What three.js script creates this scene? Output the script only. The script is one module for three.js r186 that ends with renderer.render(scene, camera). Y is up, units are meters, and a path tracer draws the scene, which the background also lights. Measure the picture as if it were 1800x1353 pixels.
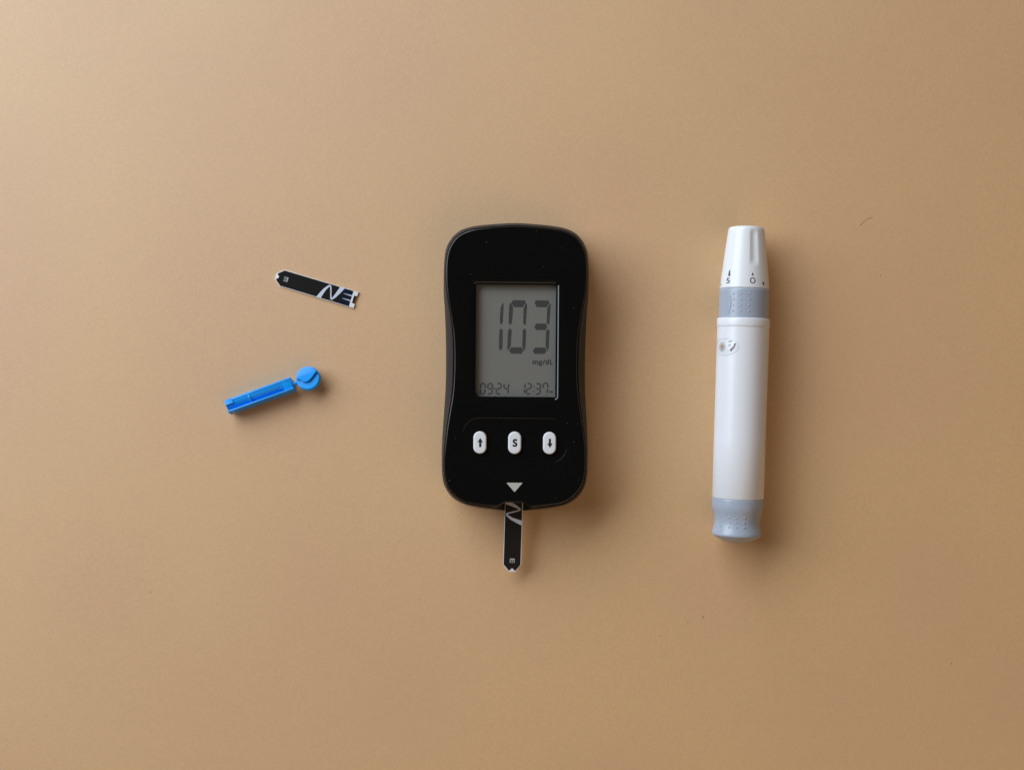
import * as THREE from 'three';
import { toCreasedNormals, mergeGeometries, mergeVertices } from 'three/addons/utils/BufferGeometryUtils.js';
import { RectAreaLightUniformsLib } from 'three/addons/lights/RectAreaLightUniformsLib.js';
import { FontLoader } from 'three/addons/loaders/FontLoader.js';
import { TextGeometry } from 'three/addons/geometries/TextGeometry.js';

// ---------------------------------------------------------------- camera, light, exposure
const scene = new THREE.Scene();
scene.background = new THREE.Color().setRGB(0.03, 0.024, 0.018);        // dim room all round

const camera = new THREE.PerspectiveCamera(35, 1024 / 769, 0.02, 20);
camera.position.set(0, 0.429, 0);
camera.up.set(0, 0, -1);
camera.lookAt(0, 0, 0);

RectAreaLightUniformsLib.init();
// soft window beyond the upper left of the table
const windowLight = new THREE.RectAreaLight(new THREE.Color(0.80, 0.90, 1.0), 6.05, 1.9, 1.0);
windowLight.name = 'window_light';
windowLight.position.set(-0.93, 0.80, -0.80);
windowLight.lookAt(0, 0, 0);
scene.add(windowLight);
// weak warm light that the room gives back from the other side
const roomLight = new THREE.RectAreaLight(new THREE.Color(1.0, 0.70, 0.43), 0.8, 1.8, 1.8);
roomLight.name = 'room_light';
roomLight.position.set(0.7, 1.1, 1.1);
roomLight.lookAt(0, 0, 0);
scene.add(roomLight);

const renderer = new THREE.WebGLRenderer({ antialias: true });
renderer.toneMapping = THREE.LinearToneMapping;
renderer.toneMappingExposure = 1.0;
renderer.shadowMap.enabled = true;

// ---------------------------------------------------------------- helpers (shapes are in millimetres)
let seed = 20240924;
const rnd = () => { seed = (seed * 1664525 + 1013904223) >>> 0; return seed / 4294967296; };
const canvasOf = (w, h) => { const c = document.createElement('canvas'); c.width = w; c.height = h; return c; };
const V2 = (x, y) => new THREE.Vector2(x, y);

function mesh(name, geometry, material, parent) {
  const g = geometry.clone(); g.scale(0.001, 0.001, 0.001);
  const m = new THREE.Mesh(g, material);
  m.name = name; m.castShadow = true; m.receiveShadow = true;
  parent.add(m);
  return m;
}
function thing(name, label, category, x, y, z, turn = 0) {
  const g = new THREE.Group();
  g.name = name; g.position.set(x / 1000, y / 1000, z / 1000); g.rotation.y = turn;
  g.userData = { label, category };
  scene.add(g);
  return g;
}
// a plan outline (x, z) extruded upwards from height y0; the bevel stays inside the outline
function slab(shape, y0, height, bevel = 0, crease = 0.7, segments = 4, curve = 12) {
  const g = new THREE.ExtrudeGeometry(shape, {
    depth: height - 2 * bevel, curveSegments: curve, bevelEnabled: bevel > 0,
    bevelSize: bevel, bevelThickness: bevel, bevelOffset: -bevel, bevelSegments: segments,
  });
  g.translate(0, 0, bevel);
  g.rotateX(-Math.PI / 2);
  g.translate(0, y0, 0);
  return toCreasedNormals(g, crease);
}
const planShape = (pts) => new THREE.Shape(pts.map(([x, z]) => V2(x, -z)));
function pillPath(S, x0, x1, z0, z1, r) {          // rounded rectangle in plan
  const s = new S(), a = -z1, b = -z0;
  s.moveTo(x0 + r, a); s.lineTo(x1 - r, a); s.absarc(x1 - r, a + r, r, -Math.PI / 2, 0);
  s.lineTo(x1, b - r); s.absarc(x1 - r, b - r, r, 0, Math.PI / 2);
  s.lineTo(x0 + r, b); s.absarc(x0 + r, b - r, r, Math.PI / 2, Math.PI);
  s.lineTo(x0, a + r); s.absarc(x0 + r, a + r, r, Math.PI, 1.5 * Math.PI);
  return s;
}
function grid(nu, nv, f, wrapU) {                  // indexed surface from f(iu / nu, iv / nv) -> [x, y, z]
  const p = [], uv = [], idx = [];
  for (let j = 0; j <= nv; j++) for (let i = 0; i <= nu; i++) { p.push(...f(i / nu, j / nv)); uv.push(i / nu, j / nv); }
  for (let j = 0; j < nv; j++) for (let i = 0; i < nu; i++) {
    const a = j * (nu + 1) + i, b = a + 1, c = a + nu + 1, d = c + 1;
    idx.push(a, c, b, b, c, d);
  }
  const g = new THREE.BufferGeometry();
  g.setAttribute('position', new THREE.Float32BufferAttribute(p, 3));
  g.setAttribute('uv', new THREE.Float32BufferAttribute(uv, 2));
  g.setIndex(idx); g.computeVertexNormals();
  if (wrapU) {                                     // same normal on both sides of the seam
    const n = g.attributes.normal;
    for (let j = 0; j <= nv; j++) {
      const a = j * (nu + 1), b = a + nu, v = new THREE.Vector3().fromBufferAttribute(n, a).add(new THREE.Vector3().fromBufferAttribute(n, b)).normalize();
      n.setXYZ(a, v.x, v.y, v.z); n.setXYZ(b, v.x, v.y, v.z);
    }
  }
  return g;
}
const smooth = (a, b, x) => { const t = Math.min(1, Math.max(0, (x - a) / (b - a))); return t * t * (3 - 2 * t); };
const canvasTexture = (c) => { const t = new THREE.CanvasTexture(c); t.colorSpace = THREE.SRGBColorSpace; t.anisotropy = 8; return t; };

// smooth value noise that tiles
function noiseTile(n, cells, seedShift) {
  const lat = new Float32Array(cells * cells); for (let i = 0; i < lat.length; i++) lat[i] = rnd();
  const out = new Float32Array(n * n);
  for (let y = 0; y < n; y++) for (let x = 0; x < n; x++) {
    const fx = x / n * cells, fy = y / n * cells, ix = Math.floor(fx), iy = Math.floor(fy);
    const tx = fx - ix, ty = fy - iy, sx = tx * tx * (3 - 2 * tx), sy = ty * ty * (3 - 2 * ty);
    const L = (a, b) => lat[((b + cells) % cells) * cells + (a + cells) % cells];
    out[y * n + x] = (L(ix, iy) * (1 - sx) + L(ix + 1, iy) * sx) * (1 - sy) + (L(ix, iy + 1) * (1 - sx) + L(ix + 1, iy + 1) * sx) * sy;
  }
  return out;
}
function dataTexture(n, fill, srgb) {
  const d = new Uint8Array(n * n * 4);
  for (let i = 0; i < n * n; i++) { const c = fill(i % n, Math.floor(i / n), i); d[4 * i] = c[0]; d[4 * i + 1] = c[1]; d[4 * i + 2] = c[2]; d[4 * i + 3] = 255; }
  const t = new THREE.DataTexture(d, n, n, THREE.RGBAFormat);
  t.wrapS = t.wrapT = THREE.RepeatWrapping; t.magFilter = THREE.LinearFilter; t.minFilter = THREE.LinearMipmapLinearFilter; t.generateMipmaps = true;
  if (srgb) t.colorSpace = THREE.SRGBColorSpace;
  t.needsUpdate = true;
  return t;
}

// ---------------------------------------------------------------- table top
{
  const n = 1024, coarse = noiseTile(n, 6), mid = noiseTile(n, 40), fine = noiseTile(n, 512);
  const tint = dataTexture(n, (x, y, i) => {
    const k = 1 + (coarse[i] - 0.5) * 0.02 + (mid[i] - 0.5) * 0.006 + (fine[i] - 0.5) * 0.055, h = (coarse[i] - 0.5) * 0.02;
    return [209 * k, 161 * k * (1 + h), 104 * k * (1 - h)];
  }, true);
  const relief = dataTexture(n, (x, y, i) => { const v = 128 + (fine[i] - 0.5) * 140 + (mid[i] - 0.5) * 60; return [v, v, v]; });
  for (const t of [tint, relief]) t.repeat.set(6, 6);
  const laminate = new THREE.MeshPhysicalMaterial({ map: tint, roughness: 0.68, ior: 2.3, clearcoat: 1, clearcoatRoughness: 0.65, bumpMap: relief, bumpScale: 0.00004 });
  const g = new THREE.BoxGeometry(1300, 25, 1300); g.translate(0, -12.5, 0);
  const t = mesh('table_top', g, laminate, scene);
  t.userData = { label: 'smooth tan laminate table top under everything', category: 'table top', kind: 'structure' };
}

// ---------------------------------------------------------------- materials
const std = (r, g, b, roughness, more = {}) => new THREE.MeshPhysicalMaterial({ color: new THREE.Color().setRGB(r, g, b), roughness, ...more });
const glossBlack = std(0.004, 0.004, 0.004, 0.06);
const caseGrey = std(0.018, 0.018, 0.021, 0.5, { specularIntensity: 0.4 });
const buttonGrey = std(0.76, 0.76, 0.78, 0.5);
const inkBlack = std(0.004, 0.004, 0.005, 0.8);
const printGrey = std(0.48, 0.47, 0.43, 0.5);
const whitePlastic = std(0.80, 0.80, 0.83, 0.3);
const greyRubber = std(0.38, 0.42, 0.50, 0.29);
const bluePlastic = std(0.008, 0.38, 1.0, 0.3, { specularIntensity: 0.7, transmission: 0.15, thickness: 0 });
const stripWhite = std(0.80, 0.81, 0.84, 0.4);

const font = await new FontLoader().loadAsync('fonts/droid/droid_sans_bold.typeface.json');

// ---------------------------------------------------------------- blood glucose meter
const meter = thing('glucose_meter', 'black blood glucose meter with grey digital display and three white buttons', 'glucose meter', 1.2, 0, -6.2, -0.0083);
const CASE = [[0, -49.84], [6.72, -49.5], [12.85, -48.91], [16.6, -48.22], [18.98, -47.33], [21.05, -45.98], [22.93, -43.81], [24.21, -41.34], [24.83, -38.57], [25.1, -33.63], [25.1, -24.74], [24.79, -20.78], [24.37, -11.89], [24.17, -2.0], [24.23, 6.89], [24.63, 14.8], [24.99, 20.73], [25.3, 27.65], [25.3, 33.58], [25.2, 36.54], [24.83, 39.51], [24.12, 41.68], [22.53, 44.15], [20.56, 46.03], [17.69, 47.51], [13.84, 48.5], [8.24, 49.29], [3.56, 49.79], [0, 49.94]];
const FACE = [[0, -47.52], [5.8, -47.23], [10.63, -46.84], [14.88, -46.17], [17.87, -45.11], [19.9, -43.85], [21.84, -41.43], [23.0, -38.73], [23.54, -35.64], [23.69, -31.77], [23.54, -27.91], [23.09, -24.04], [22.42, -20.18], [21.74, -16.31], [21.06, -11.48], [20.68, -4.72], [20.68, 2.05], [21.06, 8.81], [21.91, 14.61], [22.8, 20.4], [23.48, 26.2], [23.77, 31.03], [23.65, 35.86], [23.0, 39.15], [22.03, 41.27], [20.39, 43.21], [18.26, 44.94], [16.04, 46.01], [11.79, 46.78], [7.73, 47.26], [0, 47.46]];
const LIFT = 3.2, raise = (g) => g.translate(1.2, 0, -6.2).scale(0.9923, 1, 0.9923).translate(-1.2, LIFT, 6.2);   // front of the meter
for (const p of FACE) { p[0] *= 0.9923 * 1.01; p[1] = ((p[1] - 6.2) * 0.9923 + 6.2) * 1.005; }
function outline(half, samples) {                  // closed smooth outline, symmetric about x = 0
  const pts = [...half.map(([x, z]) => new THREE.Vector3(x, 0, z)), ...half.slice(1, -1).reverse().map(([x, z]) => new THREE.Vector3(-x, 0, z))];
  return new THREE.CatmullRomCurve3(pts, true, 'centripetal').getSpacedPoints(samples).slice(0, -1).map((p) => [p.x, p.z]);
}
function polar(pts) {                              // radius of a star-shaped outline by angle
  const t = pts.map(([x, z]) => [Math.atan2(x, -z), Math.hypot(x, z)]).sort((a, b) => a[0] - b[0]);
  t.unshift([t[t.length - 1][0] - 2 * Math.PI, t[t.length - 1][1]]); t.push([t[1][0] + 2 * Math.PI, t[1][1]]);
  return (a) => { let lo = 0, hi = t.length - 1; while (hi - lo > 1) { const m = (lo + hi) >> 1; if (t[m][0] <= a) lo = m; else hi = m; } const k = (a - t[lo][0]) / (t[hi][0] - t[lo][0] || 1); return t[lo][1] + k * (t[hi][1] - t[lo][1]); };
}
{
  const rc = polar(outline(CASE, 1600)), rf = polar(outline(FACE, 1600));
  // rings: [height, inset, blend from case outline to face outline]
  const rings = [[0, 4, 0], [0, 2.6, 0], [0.5, 1.6, 0], [1.6, 0.7, 0], [3.2, 0.15, 0], [5, 0, 0], [6.8, 0.08, 0.03], [8.4, 0.1, 0.16], [9.8, 0.05, 0.38], [11.0, -0.1, 0.62], [11.9, -0.35, 0.86], [12.25, -0.62, 1], [12.25, -0.4, 1], [11.9, -0.3, 1], [10.5, -0.28, 1], [10.4, 4, 1]];
  const body = grid(420, rings.length - 1, (u, v) => {
    const a = u * 2 * Math.PI - Math.PI, k = Math.round(v * (rings.length - 1)), [h0, inset, b] = rings[k], h = h0 > 5 ? 5 + (h0 - 5) * (7.25 + LIFT) / 7.25 : h0;
    const r = rc(a) * (1 - b) + rf(a) * b - inset, x = r * Math.sin(a), z = -r * Math.cos(a);
    const slot = z > 30 ? 1 - smooth(4.2, 8.0, Math.abs(x)) : 0;   // the mouth for the strip is low
    return [x, h > 5 ? 5 + (h - 5) * (1 - slot) : h, z];
  }, true);
  mesh('case', body, caseGrey, meter);

  const pts = outline(FACE, 420);
  // mouth: the lower edge of the face curves up round the strip
  const mouth = pts.map(([x, z]) => [x, z > 30 ? z - 1.5 * (1 - smooth(2.6, 6.0, Math.abs(x))) : z]);
  const shape = planShape(mouth);
  shape.holes.push(pillPath(THREE.Path, -14.5, 14.5, -28.75, 11.15, 1.2));
  shape.holes.push(pillPath(THREE.Path, -17.3, 17.2, 17.75, 31.95, 5.2));
  const face = mesh('face_plate', slab(shape, 7.4, 7.1 + LIFT, 0.5, 0.75, 6), glossBlack, meter);
  face.userData = { label: 'glossy black front plate' };

  // digital display at the bottom of the opening
  const c = canvasOf(870, 1200), q = c.getContext('2d');
  q.fillStyle = 'rgb(123,121,115)'; q.fillRect(0, 0, 870, 1200);
  const X = (x, y) => x - 131 + (y - 640) * 0.0083, Y = (y) => y - 40;
  q.fillStyle = 'rgb(61,61,61)';
  const poly = (p) => { q.beginPath(); p.forEach(([x, y], i) => i ? q.lineTo(X(x, y), Y(y)) : q.moveTo(X(x, y), Y(y))); q.closePath(); q.fill(); };
  [[[435, 245], [442, 250], [440, 300], [434, 440], [420, 475], [402, 455], [402, 400], [410, 290]],
   [[413, 507], [432, 530], [430, 700], [413, 745], [392, 720], [393, 620], [398, 530]],
   [[540, 217], [660, 217], [672, 240], [640, 290], [550, 290], [520, 245]],
   [[505, 250], [518, 245], [540, 295], [528, 450], [508, 478], [492, 455], [497, 290]],
   [[672, 250], [685, 255], [683, 300], [672, 460], [663, 478], [643, 455], [647, 300]],
   [[507, 507], [525, 530], [515, 690], [490, 740], [478, 720], [482, 600], [488, 530]],
   [[660, 507], [675, 530], [668, 700], [655, 745], [648, 740], [634, 690], [638, 530]],
   [[520, 705], [630, 705], [645, 738], [625, 772], [520, 772], [497, 740]],
   [[775, 217], [905, 217], [918, 240], [885, 288], [785, 288], [760, 240]],
   [[918, 250], [930, 258], [928, 300], [915, 455], [905, 470], [886, 450], [892, 300]],
   [[780, 457], [880, 457], [893, 490], [875, 525], [780, 525], [757, 492]],
   [[900, 510], [917, 535], [910, 700], [895, 742], [875, 690], [880, 540]],
   [[765, 705], [870, 705], [888, 740], [865, 772], [765, 772], [742, 745]]].forEach(poly);
  const fit = (text, x, y, w, size, bold) => { q.font = `${bold} ${size}px sans-serif`; q.save(); q.translate(X(x, y), Y(y)); q.scale(w / q.measureText(text).width, 1); q.fillText(text, 0, 0); q.lineWidth = 4; q.strokeStyle = q.fillStyle; q.strokeText(text, 0, 0); q.restore(); };
  fit('mg/dL', 737, 880, 215, 68, 'bold');
  fit('PM', 915, 1172, 36, 24, 'bold');
  // small slanted seven-segment figures
  const SEG = { 0: 'abcdef', 1: 'bc', 2: 'abged', 3: 'abgcd', 4: 'fgbc', 7: 'fabc', 9: 'abcdfg' };
  function small(d, x, y0, w) {
    const h = 106, t = 16, s = (px, py) => [x + px - 0.07 * (py), y0 + py];
    const hbar = (py) => poly([s(t * 0.6, py - t / 2), s(w - t * 0.6, py - t / 2), s(w - t * 0.1, py), s(w - t * 0.6, py + t / 2), s(t * 0.6, py + t / 2), s(t * 0.1, py)]);
    const vbar = (px, a, b) => poly([s(px, a + 2), s(px + t / 2, a + t * 0.7), s(px + t / 2, b - t * 0.7), s(px, b - 2), s(px - t / 2, b - t * 0.7), s(px - t / 2, a + t * 0.7)]);
    for (const k of SEG[d]) ({ a: () => hbar(0), g: () => hbar(h / 2), d: () => hbar(h), f: () => vbar(0, 0, h / 2), e: () => vbar(0, h / 2, h), b: () => vbar(w, 0, h / 2), c: () => vbar(w, h / 2, h) })[k]();
  }
  small(0, 206, 1084, 46); small(9, 280, 1084, 46); small(2, 371, 1082, 46); small(4, 447, 1080, 46);
  poly([[334, 1128], [357, 1128], [357, 1142], [334, 1142]]);
  small(1, 620, 1080, 44); small(2, 684, 1080, 44); small(3, 778, 1080, 46); small(7, 854, 1076, 46);
  poly([[752, 1103], [765, 1103], [764, 1117], [751, 1117]]); poly([[745, 1152], [758, 1152], [757, 1166], [744, 1166]]);
  const screenMat = new THREE.MeshPhysicalMaterial({ map: canvasTexture(c), roughness: 0.6 });
  const lcd = new THREE.PlaneGeometry(28.67, 39.54); lcd.rotateX(-Math.PI / 2); lcd.translate(0, 12.4, -8.8); raise(lcd);
  const screen = mesh('display_screen', lcd, screenMat, meter);
  screen.userData = { label: 'grey liquid crystal display reading 103 mg/dL' };
  const lens = mesh('display_lens', raise(slab(pillPath(THREE.Shape, -13.5, 13.5, -27.8, 10.15, 0.4), 13.7, 0.2)), new THREE.MeshPhysicalMaterial({ color: 0xffffff, roughness: 0.03, transmission: 1, thickness: 0 }), meter);
  lens.userData = { label: 'clear window over the display' };

  // bevelled surround of the window
  const ring = pillPath(THREE.Shape, -15.4, 15.4, -29.7, 12.1, 1.6);
  ring.holes.push(pillPath(THREE.Path, -14.2, 14.2, -28.45, 10.85, 0.9));
  const rg = new THREE.ExtrudeGeometry(ring, { depth: 1.2, curveSegments: 10, bevelEnabled: true, bevelSize: 0.34, bevelThickness: 0.17, bevelOffset: -0.34, bevelSegments: 1 });
  rg.rotateX(-Math.PI / 2); rg.translate(0, 14.47 - 1.37, 0);
  const bezel = mesh('display_bezel', raise(toCreasedNormals(rg, 0.35)), glossBlack, meter);
  const ledge = pillPath(THREE.Shape, -14.9, 14.9, -29.2, 11.6, 1.2);
  ledge.holes.push(pillPath(THREE.Path, -13.55, 13.55, -27.85, 10.2, 0.4));
  mesh('bezel_ledge', raise(slab(ledge, 13.1, 1.2, 0.06)), glossBlack, bezel);

  // key area and keys
  const tray = mesh('key_panel', raise(slab(pillPath(THREE.Shape, -18.2, 18.1, 17.0, 32.7, 5.6), 13.6, 0.85)), glossBlack, meter);
  const pill = slab(pillPath(THREE.Shape, -2.22, 2.22, -3.8, 3.8, 2.2), 14.4, 1.15, 0.5, 0.8, 6, 18);
  const arrow = [[-0.37, 1.5], [-0.37, -0.15], [-0.92, -0.1], [0, -1.6], [0.92, -0.1], [0.37, -0.15], [0.37, 1.5]];
  for (const [kind, x] of [['up', -11.87], ['s', -0.07], ['down', 11.75]]) {
    const g = pill.clone(); g.translate(x, 0, 25.8);
    const key = mesh('button', raise(g), buttonGrey, meter);
    let s;
    if (kind === 's') {
      s = new TextGeometry('S', { font, size: 2.45, depth: 0.03, curveSegments: 8, bevelEnabled: true, bevelSize: 0.08, bevelThickness: 0.01, bevelSegments: 1 });
      s.computeBoundingBox(); const b = s.boundingBox; s.translate(-(b.min.x + b.max.x) / 2, -(b.min.y + b.max.y) / 2, 0);
      s.rotateX(-Math.PI / 2); s.translate(x + 0.1, 15.54, 25.8);
      key.userData = { label: 'white oval button marked S' };
    } else {
      const d = kind === 'up' ? 1 : -1;
      s = slab(planShape(d > 0 ? arrow : arrow.map(([a, b]) => [-a, -b])), 15.53, 0.06); s.translate(x + 0.1, 0, 25.8);
      key.userData = { label: `white oval button with ${kind} arrow` };
    }
    mesh('button_mark', raise(s), inkBlack, key);
  }
  const tri = new THREE.Shape(); // pointer to the strip mouth
  tri.moveTo(-2.45, -39.4); tri.quadraticCurveTo(-2.75, -39.3, -2.55, -39.65); tri.lineTo(-0.25, -42.3); tri.quadraticCurveTo(0, -42.55, 0.25, -42.3); tri.lineTo(2.55, -39.65); tri.quadraticCurveTo(2.75, -39.3, 2.45, -39.4); tri.lineTo(-2.45, -39.4);
  const pointer = mesh('pointer_mark', raise(slab(tri, 14.49, 0.05)), printGrey, meter);
  pointer.userData = { label: 'light grey triangle pointing at the strip slot' };

  // dust on the shiny plate
  const specks = [];
  const spots = [[-10.2, -42.2], [-9.6, -36.2], [-15.4, -31.2], [6.8, -46], [9.2, -34], [-21.8, -8.4], [-20.6, 12.1], [-20.2, 24.5], [21.3, 19.2], [20.0, 25.4], [18.2, 30.2], [17.8, 19.1], [21.8, 38.2], [14, 44.4], [-22.2, 38.8], [3.2, 27.5], [-8.5, 36], [15.5, -40.4], [19.5, -20.2], [-18.5, 3.3]];
  for (const [x, z] of spots) {
    const s = new THREE.IcosahedronGeometry(0.05 + rnd() * 0.06, 0); s.scale(1 + rnd() * 1.6, 0.5, 1); s.rotateY(rnd() * 6); s.translate(x, 14.53, z); specks.push(s);
  }
  const dust = mesh('dust_specks', raise(mergeGeometries(specks)), std(0.11, 0.105, 0.095, 0.9), meter);
  dust.userData = { kind: 'stuff' };
}

// ---------------------------------------------------------------- test strips
const PX = 0.2;                                    // the print was measured in fifths of a millimetre
const film = (() => {
  const k = 8, c = canvasOf(148 * k, 30 * k), q = c.getContext('2d');
  q.fillStyle = 'rgb(27,25,24)'; q.fillRect(0, 0, c.width, c.height);
  const P = (u, v) => [u * k, (v + 15) * k];
  const M = (u, v) => q.moveTo(...P(u, v)), L = (u, v) => q.lineTo(...P(u, v)), C = (a, b, d, e) => q.quadraticCurveTo(...P(a, b), ...P(d, e));
  q.fillStyle = 'rgb(16,24,44)'; q.fillRect(122 * k, 0, 26 * k, 30 * k);
  q.fillStyle = 'rgb(208,214,232)';
  // sweeping zigzag mark: [along, across, half width]
  const sweep = [[82, 18, 5], [83.4, 14, 4.4], [86, 6, 3.5], [89.6, -2.6, 2.6], [94, -9.3, 1.9], [96.6, -11.4, 1.5], [98.4, -10.6, 1.25], [100.2, -5, 1.2], [103, 5, 1.2], [104.8, 10.2, 1.3], [106.6, 10.2, 1.5], [110, 4.6, 2.4], [114.4, -4.4, 3.5], [118.4, -14, 4.5], [119.5, -18, 4.8]];
  sweep.forEach(([u, v, w], i) => {
    q.beginPath(); q.arc(...P(u, v), w * 0.9 * k, 0, 7); q.fill();
    if (!i) return;
    const [u0, v0, w0] = sweep[i - 1], d = Math.hypot(u - u0, v - v0), nx = -(v - v0) / d * 0.9, ny = (u - u0) / d * 0.9;
    q.beginPath(); M(u0 + nx * w0, v0 + ny * w0); L(u + nx * w, v + ny * w); L(u - nx * w, v - ny * w); L(u0 - nx * w0, v0 - ny * w0); q.closePath(); q.fill();
  });
  for (const v of [-5.2, 3.6]) { q.beginPath(); M(123.5, v - 0.3); L(140, v - 1.1); L(140, v + 1.1); L(123.5, v + 0.3); q.closePath(); q.fill(); }
  q.fillStyle = 'rgb(230,231,234)'; q.fillRect(139 * k, 0, 9 * k, 30 * k);       // white end with a black bar
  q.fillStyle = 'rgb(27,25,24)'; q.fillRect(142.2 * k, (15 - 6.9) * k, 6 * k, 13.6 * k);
  q.fillStyle = 'rgb(176,182,182)';                // tiny three-pronged letter, prongs to the tip
  q.fillRect(...P(21, -4), 1.8 * k, 8 * k);
  for (const v of [-4, -0.7, 2.6]) q.fillRect(...P(15.4, v), 6 * k, 1.4 * k);
  return new THREE.MeshPhysicalMaterial({ map: canvasTexture(c), roughness: 0.3 });
})();
function testStrip(label, x, y, z, turn, pitch) {
  const t = thing('test_strip', label, 'test strip', x, y, z, turn);
  t.rotation.order = 'YXZ'; t.rotation.z = pitch;
  const s = (p) => p.map(([u, v]) => [u * PX, v * PX]);
  const backing = planShape(s([[0.4, -5], [1.6, -6.6], [12.4, -15], [148, -15], [148, -7.4], [146, -7.4], [146, 7.2], [148, 7.2], [148, 15], [12.4, 15], [1.6, 6.6], [0.4, 5]]));
  mesh('backing', slab(backing, 0.02, 0.42, 0.04, 0.5, 2), stripWhite, t);
  const tip = []; for (let i = 0; i <= 8; i++) { const a = -Math.PI / 2 + Math.PI * i / 8; tip.push([3 + 3.2 * Math.cos(a), 3.2 * Math.sin(a)]); }
  const sheet = planShape(s([[2.6, -5.8], [12.6, -14.2], [147.4, -14.2], [147.4, -7.4], [146.2, -7.4], [146.2, 7.2], [147.4, 7.2], [147.4, 13.8], [12.6, 13.8], [2.6, 5.8], ...tip.reverse()]));
  const g = slab(sheet, 0.45, 0.07), p = g.attributes.position, uv = g.attributes.uv;
  for (let i = 0; i < p.count; i++) uv.setXY(i, p.getX(i) / PX / 148, 0.5 - p.getZ(i) / PX / 30);
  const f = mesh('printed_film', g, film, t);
  f.userData = { label: 'black film printed with a pale zigzag' };
  return t;
}
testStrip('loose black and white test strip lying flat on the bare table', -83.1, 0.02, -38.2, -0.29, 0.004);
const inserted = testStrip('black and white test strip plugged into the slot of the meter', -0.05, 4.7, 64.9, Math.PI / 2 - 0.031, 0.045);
inserted.name = 'test_strip_001'; inserted.scale.set(1.035, 1, 1.035);

// ---------------------------------------------------------------- lancet
const lancet = thing('lancet', 'bright blue plastic lancet with round twist-off cap', 'lancet', -99.0, 0, 8.6, 0.344);
{
  const roll = -0.26, lift = 0.62;
  const lay = (g) => { g.rotateX(roll); g.translate(0, lift, 0); return g; };
  // section of the holder in (z, y); lengthwise along x
  const along = (pts, x0, x1, bevel) => {
    const g = new THREE.ExtrudeGeometry(new THREE.Shape(pts.map(([z, y]) => V2(z, y))), { depth: x1 - x0 - 2 * bevel, bevelEnabled: bevel > 0, bevelSize: bevel, bevelThickness: bevel, bevelOffset: -bevel, bevelSegments: 3 });
    g.translate(0, 0, bevel); g.rotateY(Math.PI / 2); g.scale(1, 1, -1);   // shape x -> -z -> z
    g.translate(x0, 0, 0);
    const i = g.attributes.position; // mirrored: turn the faces round again
    for (let k = 0; k < i.count; k += 3) for (let a = 0; a < 3; a++) { const A = i.array, p = (k + 1) * 3 + a, r = (k + 2) * 3 + a; [A[p], A[r]] = [A[r], A[p]]; }
    g.deleteAttribute('normal'); g.computeVertexNormals();
    return lay(toCreasedNormals(g, 0.55));
  };
  const slope = []; for (let i = 0; i <= 8; i++) { const t = i / 8; slope.push([-1.35 + 2.75 * t, 4.75 - 2.5 * t * t]); }
  const u = [[-2.2, 0.5], [-1.9, 0], [1.9, 0], [2.2, 0.5], [2.2, 4.35], [2.0, 4.5], [1.62, 4.5], [1.52, 4.2], [1.52, 2.3], ...slope.reverse(), [-1.5, 5], [-2.0, 5], [-2.2, 4.8]];
  const body = mesh('holder', along(u, 0, 24.3, 0.05), bluePlastic, lancet);
  mesh('end_block', along([[-2.1, 3], [-0.35, 3], [-0.25, 4.8], [-0.4, 5.02], [-2.0, 5.02], [-2.15, 4.85]], 0.05, 2.9, 0.12), bluePlastic, body);
  mesh('rib', along([[-1.6, 2.2], [1.5, 2.2], [1.5, 3.3], [0.6, 4.3], [-0.2, 4.85], [-1.6, 4.9]], 8.3, 9.1, 0.15), bluePlastic, body);
  mesh('stop_block', along([[-1.6, 2.2], [1.5, 2.2], [1.5, 3.7], [-1.0, 4.75], [-1.6, 4.8]], 20.8, 24.2, 0.15), bluePlastic, body);
  mesh('stop_block', along([[-0.4, 3.4], [0.9, 3.3], [0.8, 4.1], [-0.3, 4.55]], 20.1, 20.7, 0.12), bluePlastic, body);
  // thin neck that is broken to free the cap
  const neck = new THREE.CylinderGeometry(0.62, 0.8, 2.4, 10, 6);
  const p = neck.attributes.position; for (let i = 0; i < p.count; i++) { const k = 1 + 0.16 * Math.sin(p.getY(i) * 7 + Math.atan2(p.getZ(i), p.getX(i)) * 3); p.setX(i, p.getX(i) * k); p.setZ(i, p.getZ(i) * k); }
  neck.computeVertexNormals(); neck.rotateZ(-Math.PI / 2); neck.translate(25.1, 2.9, 0);
  mesh('neck', lay(neck), bluePlastic, lancet);
  const disc = new THREE.Shape(); disc.absarc(30, 0, 4.2, 0, Math.PI * 2);
  const dg = slab(disc, 1.5, 2.4, 0.45, 0.6, 5, 40);
  const cap = mesh('cap_disc', lay(dg), bluePlastic, lancet);
  // raised half with a curved lower edge
  const pad = new THREE.Shape();
  const A = (deg) => [30 + 3.85 * Math.cos(deg * Math.PI / 180), 3.85 * Math.sin(deg * Math.PI / 180)];
  const [ax, ay] = A(14);
  const edge = []; for (let d = 14; d <= 170; d += 4) edge.push(V2(...A(d)));
  const under = new THREE.SplineCurve([V2(...A(170)), V2(27.3, 0.1), V2(28.2, -0.9), V2(29.2, -1.35), V2(30.3, -1.25), V2(31.5, -0.6), V2(32.6, 0.2), V2(ax, ay)]).getPoints(36);
  pad.setFromPoints([...edge, ...under.slice(1, -1)]);
  const pg = slab(pad, 3.4, 1.5, 0.07, 0.6, 2, 30);
  const raised = mesh('raised_pad', lay(pg), bluePlastic, cap);
}

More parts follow.
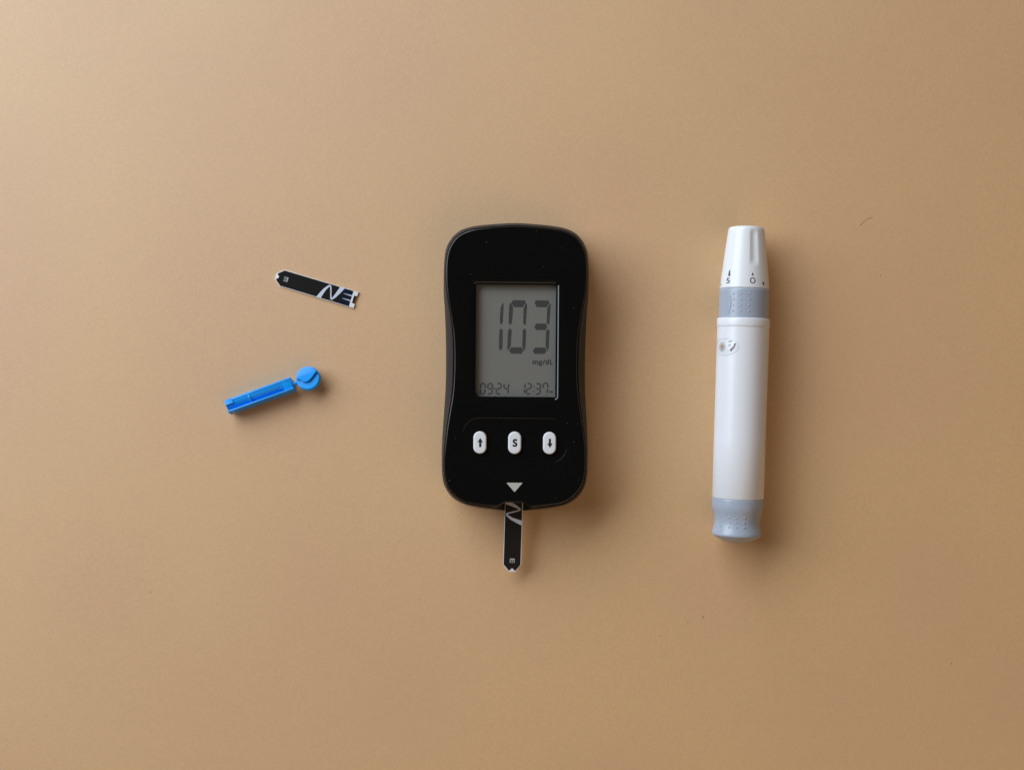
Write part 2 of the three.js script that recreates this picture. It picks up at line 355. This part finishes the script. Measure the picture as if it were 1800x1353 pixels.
// ---------------------------------------------------------------- lancing pen
const pen = thing('lancing_pen', 'white and grey lancing pen with tapered dial cap', 'lancing pen', 79.0, 0, 0.1, -0.0322);
{
  const R = 9.0;
  const Z = (py) => (py - 677) * 0.19592;
  // surface of revolution about the z axis at height R; angle 0 is up, positive towards +x
  const turned = (profile, n = 96, shape = (a, z, r) => r, fine = 1) => {
    const pr = []; for (let i = 0; i < profile.length - 1; i++) for (let k = 0; k < fine; k++) { const t = k / fine; pr.push([profile[i][0] + (profile[i + 1][0] - profile[i][0]) * t, profile[i][1] + (profile[i + 1][1] - profile[i][1]) * t]); }
    pr.push(profile[profile.length - 1]);
    const g = grid(n, pr.length - 1, (u, v) => {
      const [z, r0] = pr[Math.round(v * (pr.length - 1))], a = (u - 0.5) * 2 * Math.PI, r = shape(a, z, r0);
      return [r * Math.sin(a), R + r * Math.cos(a), z];
    }, true);
    g.index.array.reverse(); g.computeVertexNormals();
    const nn = g.attributes.normal, w = n + 1;
    for (let j = 0; j < pr.length; j++) { const a = j * w, b = a + n, v = new THREE.Vector3().fromBufferAttribute(nn, a).add(new THREE.Vector3().fromBufferAttribute(nn, b)).normalize(); nn.setXYZ(a, v.x, v.y, v.z); nn.setXYZ(b, v.x, v.y, v.z); }
    const uv = g.attributes.uv, z0 = pr[0][0], z1 = pr[pr.length - 1][0], p = g.attributes.position;
    return g;
  };
  // cap: rounded nose, straight taper, finger flutes
  const z0 = Z(400), z1 = Z(508.5);
  const capProfile = [[z0 + 0.9, 0.001], [z0 + 0.7, 3.4], [z0 + 0.15, 4.6], [z0, 5.2], [z0 + 0.1, 5.65], [z0 + 0.5, 6.0], [z0 + 1.1, 6.2]];
  for (let i = 1; i <= 60; i++) { const t = i / 60; capProfile.push([z0 + 1.1 + (z1 - z0 - 1.3) * t, 6.2 + 2.22 * (t * 1.12 - 0.12 * t * t)]); }
  capProfile.push([z1 - 0.05, 8.38], [z1, 8.2], [z1, 7.4]);
  const flute = (a, z, r) => {
    const end = z0 + 14.2, along = smooth(z0 + 0.4, z0 + 3.2, z) * (1 - smooth(end - 2.6, end, z));
    let d = 0;
    for (const c of [13, 133, 253]) { let e = a * 180 / Math.PI - c; e = ((e + 540) % 360) - 180; const x = e / 13; if (Math.abs(x) < 1) d += Math.pow(Math.cos(x * Math.PI / 2), 1.2); }
    return r - 0.42 * d * along * smooth(1, 5, r);
  };
  const capGeo = turned(capProfile, 240, flute);
  {
    const p = capGeo.attributes.position, uv = capGeo.attributes.uv;
    for (let i = 0; i < p.count; i++) uv.setY(i, 1 - (p.getZ(i) - z0) / (z1 - z0));
  }
  const c = canvasOf(2048, 1024), q = c.getContext('2d');
  q.fillStyle = 'rgb(231,232,234)'; q.fillRect(0, 0, 2048, 1024);
  q.fillStyle = 'rgb(62,68,84)';
  const at = (deg, py) => [(deg / 360 + 0.5) * 2048, (py - 400) / 108.5 * 1024];
  const ux = 2048 / 360, uy = 1024 / 108.5;        // pixels per degree and per fifth of a millimetre
  const PPX = 2048 / (2 * Math.PI * 43), glyph = (t, deg, py, w, h) => {
    q.font = 'bold 100px sans-serif'; q.textAlign = 'center'; q.textBaseline = 'alphabetic';
    const m = q.measureText(t); q.save(); q.translate(...at(deg, py + h / 2)); q.scale(w * PPX / m.width, h * uy / 73); q.fillText(t, 0, 0); q.restore();
  };
  glyph('5', -53.5, 496.2, 10, 10.2);
  { const [x, y] = at(8.4, 496.2); q.lineWidth = 15; q.strokeStyle = q.fillStyle; q.beginPath(); q.ellipse(x, y, 4.2 * PPX, 4.6 * uy, 0, 0, 7); q.stroke(); }
  const shapeAt = (deg, pts) => { q.beginPath(); pts.forEach(([x, y], i) => { const [a, b] = at(deg, y); i ? q.lineTo(a + x * PPX, b) : q.moveTo(a + x * PPX, b); }); q.closePath(); q.fill(); };
  shapeAt(-51.6, [[-1.1, 478], [1.1, 478], [2.8, 488.4], [-2.8, 488.4]]);
  shapeAt(8.2, [[-0.4, 482.5], [0.4, 482.5], [2.2, 487.6], [-2.2, 487.6]]);
  shapeAt(38.5, [[-2.2, 497.4], [1.8, 497.4], [2.2, 502.6], [-2.2, 502.6]]);
  shapeAt(-89, [[-2.2, 500], [2.2, 500], [2.2, 504.5], [-2.2, 504.5]]);
  const capMat = new THREE.MeshPhysicalMaterial({ map: canvasTexture(c), roughness: 0.3 });
  const cap = mesh('dial_cap', capGeo, capMat, pen);
  cap.userData = { label: 'white tapered cap with depth numbers' };

  // grey grip sleeve
  const za = Z(508.7), zb = Z(560.5);
  const sleeveGeo = turned([[za, 6], [za, 8.3], [za + 0.25, 8.5], [za + 3, 8.52], [zb - 3, 8.52], [zb - 0.2, 8.52], [zb, 6]], 96, undefined, 4);
  const sleeve = mesh('grip_sleeve', toCreasedNormals(sleeveGeo, 0.9), greyRubber, pen);
  sleeve.userData = { label: 'blue-grey grip band behind the cap' };
  const place = (g, deg, z, r) => { g.translate(0, r, 0); g.rotateZ(-deg * Math.PI / 180); g.translate(0, R, z); return g; };
  const dots = (degs, zs, rad) => mergeGeometries(zs.flatMap((z) => degs.map((d) => { const s = new THREE.SphereGeometry(0.36, 10, 6); s.scale(1, 0.5, 1); return place(s, d, z, rad(z)); })));
  const d1 = mesh('grip_dots', dots([-35, -18, 1], [Z(519), Z(529), Z(539), Z(549)], () => 8.5), greyRubber, sleeve); d1.userData = { kind: 'stuff' };
  // raised wavy seam beside the dots
  const wave = []; for (let i = 0; i <= 16; i++) { const t = i / 16, deg = -44 + 2.6 * Math.sin((t - 0.1) * Math.PI * 1.6), a = deg * Math.PI / 180; wave.push(new THREE.Vector3(8.5 * Math.sin(a), R + 8.5 * Math.cos(a), Z(522) + t * (Z(553) - Z(522)))); }
  mesh('grip_edge', new THREE.TubeGeometry(new THREE.CatmullRomCurve3(wave), 30, 0.22, 8), greyRubber, sleeve);

  // collar and barrel
  const zc = Z(560), zd = Z(576);
  mesh('collar', toCreasedNormals(turned([[zc, 7], [zc, 8.75], [zc + 0.12, 8.93], [zc + 0.35, 9.0], [zd - 0.5, 9.0], [zd - 0.12, 8.95], [zd, 8.8], [zd, 7]], 128), 0.8), whitePlastic, pen);
  const ze = Z(874.5);
  mesh('barrel', toCreasedNormals(turned([[zd - 0.3, 7], [zd - 0.3, 8.87], [zd + 1, 8.87], [ze - 20, 8.8], [ze - 0.15, 8.76], [ze, 8.65], [ze, 6]], 128), 0.8), whitePlastic, pen);

  // grey end button, waisted, with a domed end
  const endProfile = [[ze + 0.02, 6], [ze + 0.05, 8.62], [ze + 0.25, 8.74]];
  const wp = [[878, 8.76], [888, 8.74], [894, 8.58], [900, 8.25], [906, 7.95], [912, 7.78], [917, 7.74], [922, 7.84], [927, 8.05], [932, 8.33], [936, 8.52], [938.5, 8.5], [940, 8.3], [941, 7.9], [943.5, 7.2], [947, 6.0], [950, 4.6], [952.3, 2.8], [953.4, 1.2], [953.6, 0.01]];
  const wc = new THREE.CatmullRomCurve3(wp.map(([y, r]) => new THREE.Vector3(Z(y), r, 0)), false, 'centripetal').getPoints(90);
  for (const p of wc) endProfile.push([p.x, Math.max(0.001, p.y)]);
  const end = mesh('end_button', turned(endProfile, 128), greyRubber, pen);
  end.userData = { label: 'waisted blue-grey push button at the end' };
  const rw = (z) => { for (const p of wc) if (p.x >= z) return p.y; return 8; };
  const d2 = mesh('grip_dots', dots([-56, -30, -12, 8], [Z(906), Z(914.5), Z(923)], (z) => rw(z)), greyRubber, end); d2.userData = { kind: 'stuff' };

  // oval clear peephole in the barrel with the spring parts behind it
  const patch = (deg0, py0, hw, hh, rise, flat) => grid(32, 14, (u, v) => {
    const a = u * 2 * Math.PI, s = v, deg = deg0 + hw * s * Math.cos(a), z = Z(py0 + hh * s * Math.sin(a)), r = 8.83 + rise * (1 - Math.pow(s, flat)), t = deg * Math.PI / 180;
    return [r * Math.sin(t), R + r * Math.cos(t), z];
  }, true);
  const rim = []; for (let i = 0; i < 48; i++) { const a = i / 48 * 2 * Math.PI, t = (-56 + 37 * Math.cos(a)) * Math.PI / 180; rim.push(new THREE.Vector3(8.84 * Math.sin(t), R + 8.84 * Math.cos(t), Z(611.5 + 15 * Math.sin(a)))); }
  const peep = mesh('peephole', new THREE.TubeGeometry(new THREE.CatmullRomCurve3(rim, true), 96, 0.1, 8, true), std(0.58, 0.61, 0.66, 0.3), pen);
  peep.userData = { label: 'small oval clear window in the barrel' };
  const inner = (deg, py, w, l, h, turn, m, name) => { const s = new THREE.SphereGeometry(1, 14, 8); s.scale(w, h, l); s.rotateY(turn); mesh(name, place(s, deg, Z(py), 8.86), m, peep); };
  const amber = std(0.42, 0.26, 0.16, 0.5), dark = std(0.17, 0.15, 0.19, 0.45), mid = std(0.42, 0.43, 0.48, 0.4), pinkish = std(0.38, 0.29, 0.34, 0.5);
  inner(-62, 611, 1.6, 1.7, 0.12, 0, std(0.55, 0.52, 0.5, 0.5), 'plunger');
  inner(-61, 611, 0.8, 1.0, 0.2, 0.2, amber, 'plunger_tip');
  inner(-39, 602, 0.9, 0.32, 0.2, 0.1, mid, 'spring_coil');
  inner(-40, 608, 0.7, 0.42, 0.2, 0.5, mid, 'spring_coil');
  inner(-28, 607, 0.3, 0.42, 0.22, 0, dark, 'spring_coil');
  inner(-33, 613.5, 0.45, 1.25, 0.24, -0.75, pinkish, 'spring_coil');
  inner(-36, 617, 0.34, 0.42, 0.3, -0.5, dark, 'spring_coil');
  const lensGeo = patch(-56, 611.5, 37, 15, 0.35, 2.6); lensGeo.index.array.reverse(); lensGeo.computeVertexNormals();
  mesh('clear_lens', lensGeo, new THREE.MeshPhysicalMaterial({ color: 0xffffff, roughness: 0.22, transmission: 1, thickness: 0 }), peep);
}

// ---------------------------------------------------------------- specks and a hair on the table
{
  const dark = [];
  for (const [px, py, r] of [[1236, 1084, 0.26], [1209, 1094, 0.22], [1673, 1166, 0.24], [264, 1040, 0.18], [1160, 1117, 0.16], [1316, 1065, 0.16], [1548, 484, 0.2], [250, 1018, 0.14], [410, 1250, 0.13], [806, 906, 0.14], [700, 300, 0.12], [1100, 1230, 0.12], [1506, 1021, 0.15], [610, 940, 0.12], [1460, 1255, 0.12], [160, 420, 0.12], [1090, 250, 0.12]]) {
    const s = new THREE.IcosahedronGeometry(r * 0.8, 1); s.scale(1 + rnd() * 0.7, 0.35, 1); s.rotateY(rnd() * 6); s.translate((px - 900) * 0.2, 0.05, (py - 676.5) * 0.2); dark.push(s);
  }
  const bits = mesh('dust_specks', mergeGeometries(dark), std(0.26, 0.17, 0.09, 0.9), scene);
  bits.userData = { label: 'tiny brown dust specks scattered over the table top', category: 'dust', kind: 'stuff' };
  const hair = mesh('hair', new THREE.TubeGeometry(new THREE.CatmullRomCurve3([[1512, 396], [1519, 389], [1526, 384], [1534, 382]].map(([x, y]) => new THREE.Vector3((x - 900) * 0.2, 0.07, (y - 676.5) * 0.2))), 16, 0.05, 5), std(0.44, 0.30, 0.17, 0.8), scene);
  hair.userData = { label: 'short curved brown hair lying on the table beyond the pen cap', category: 'hair' };
}

renderer.render(scene, camera);
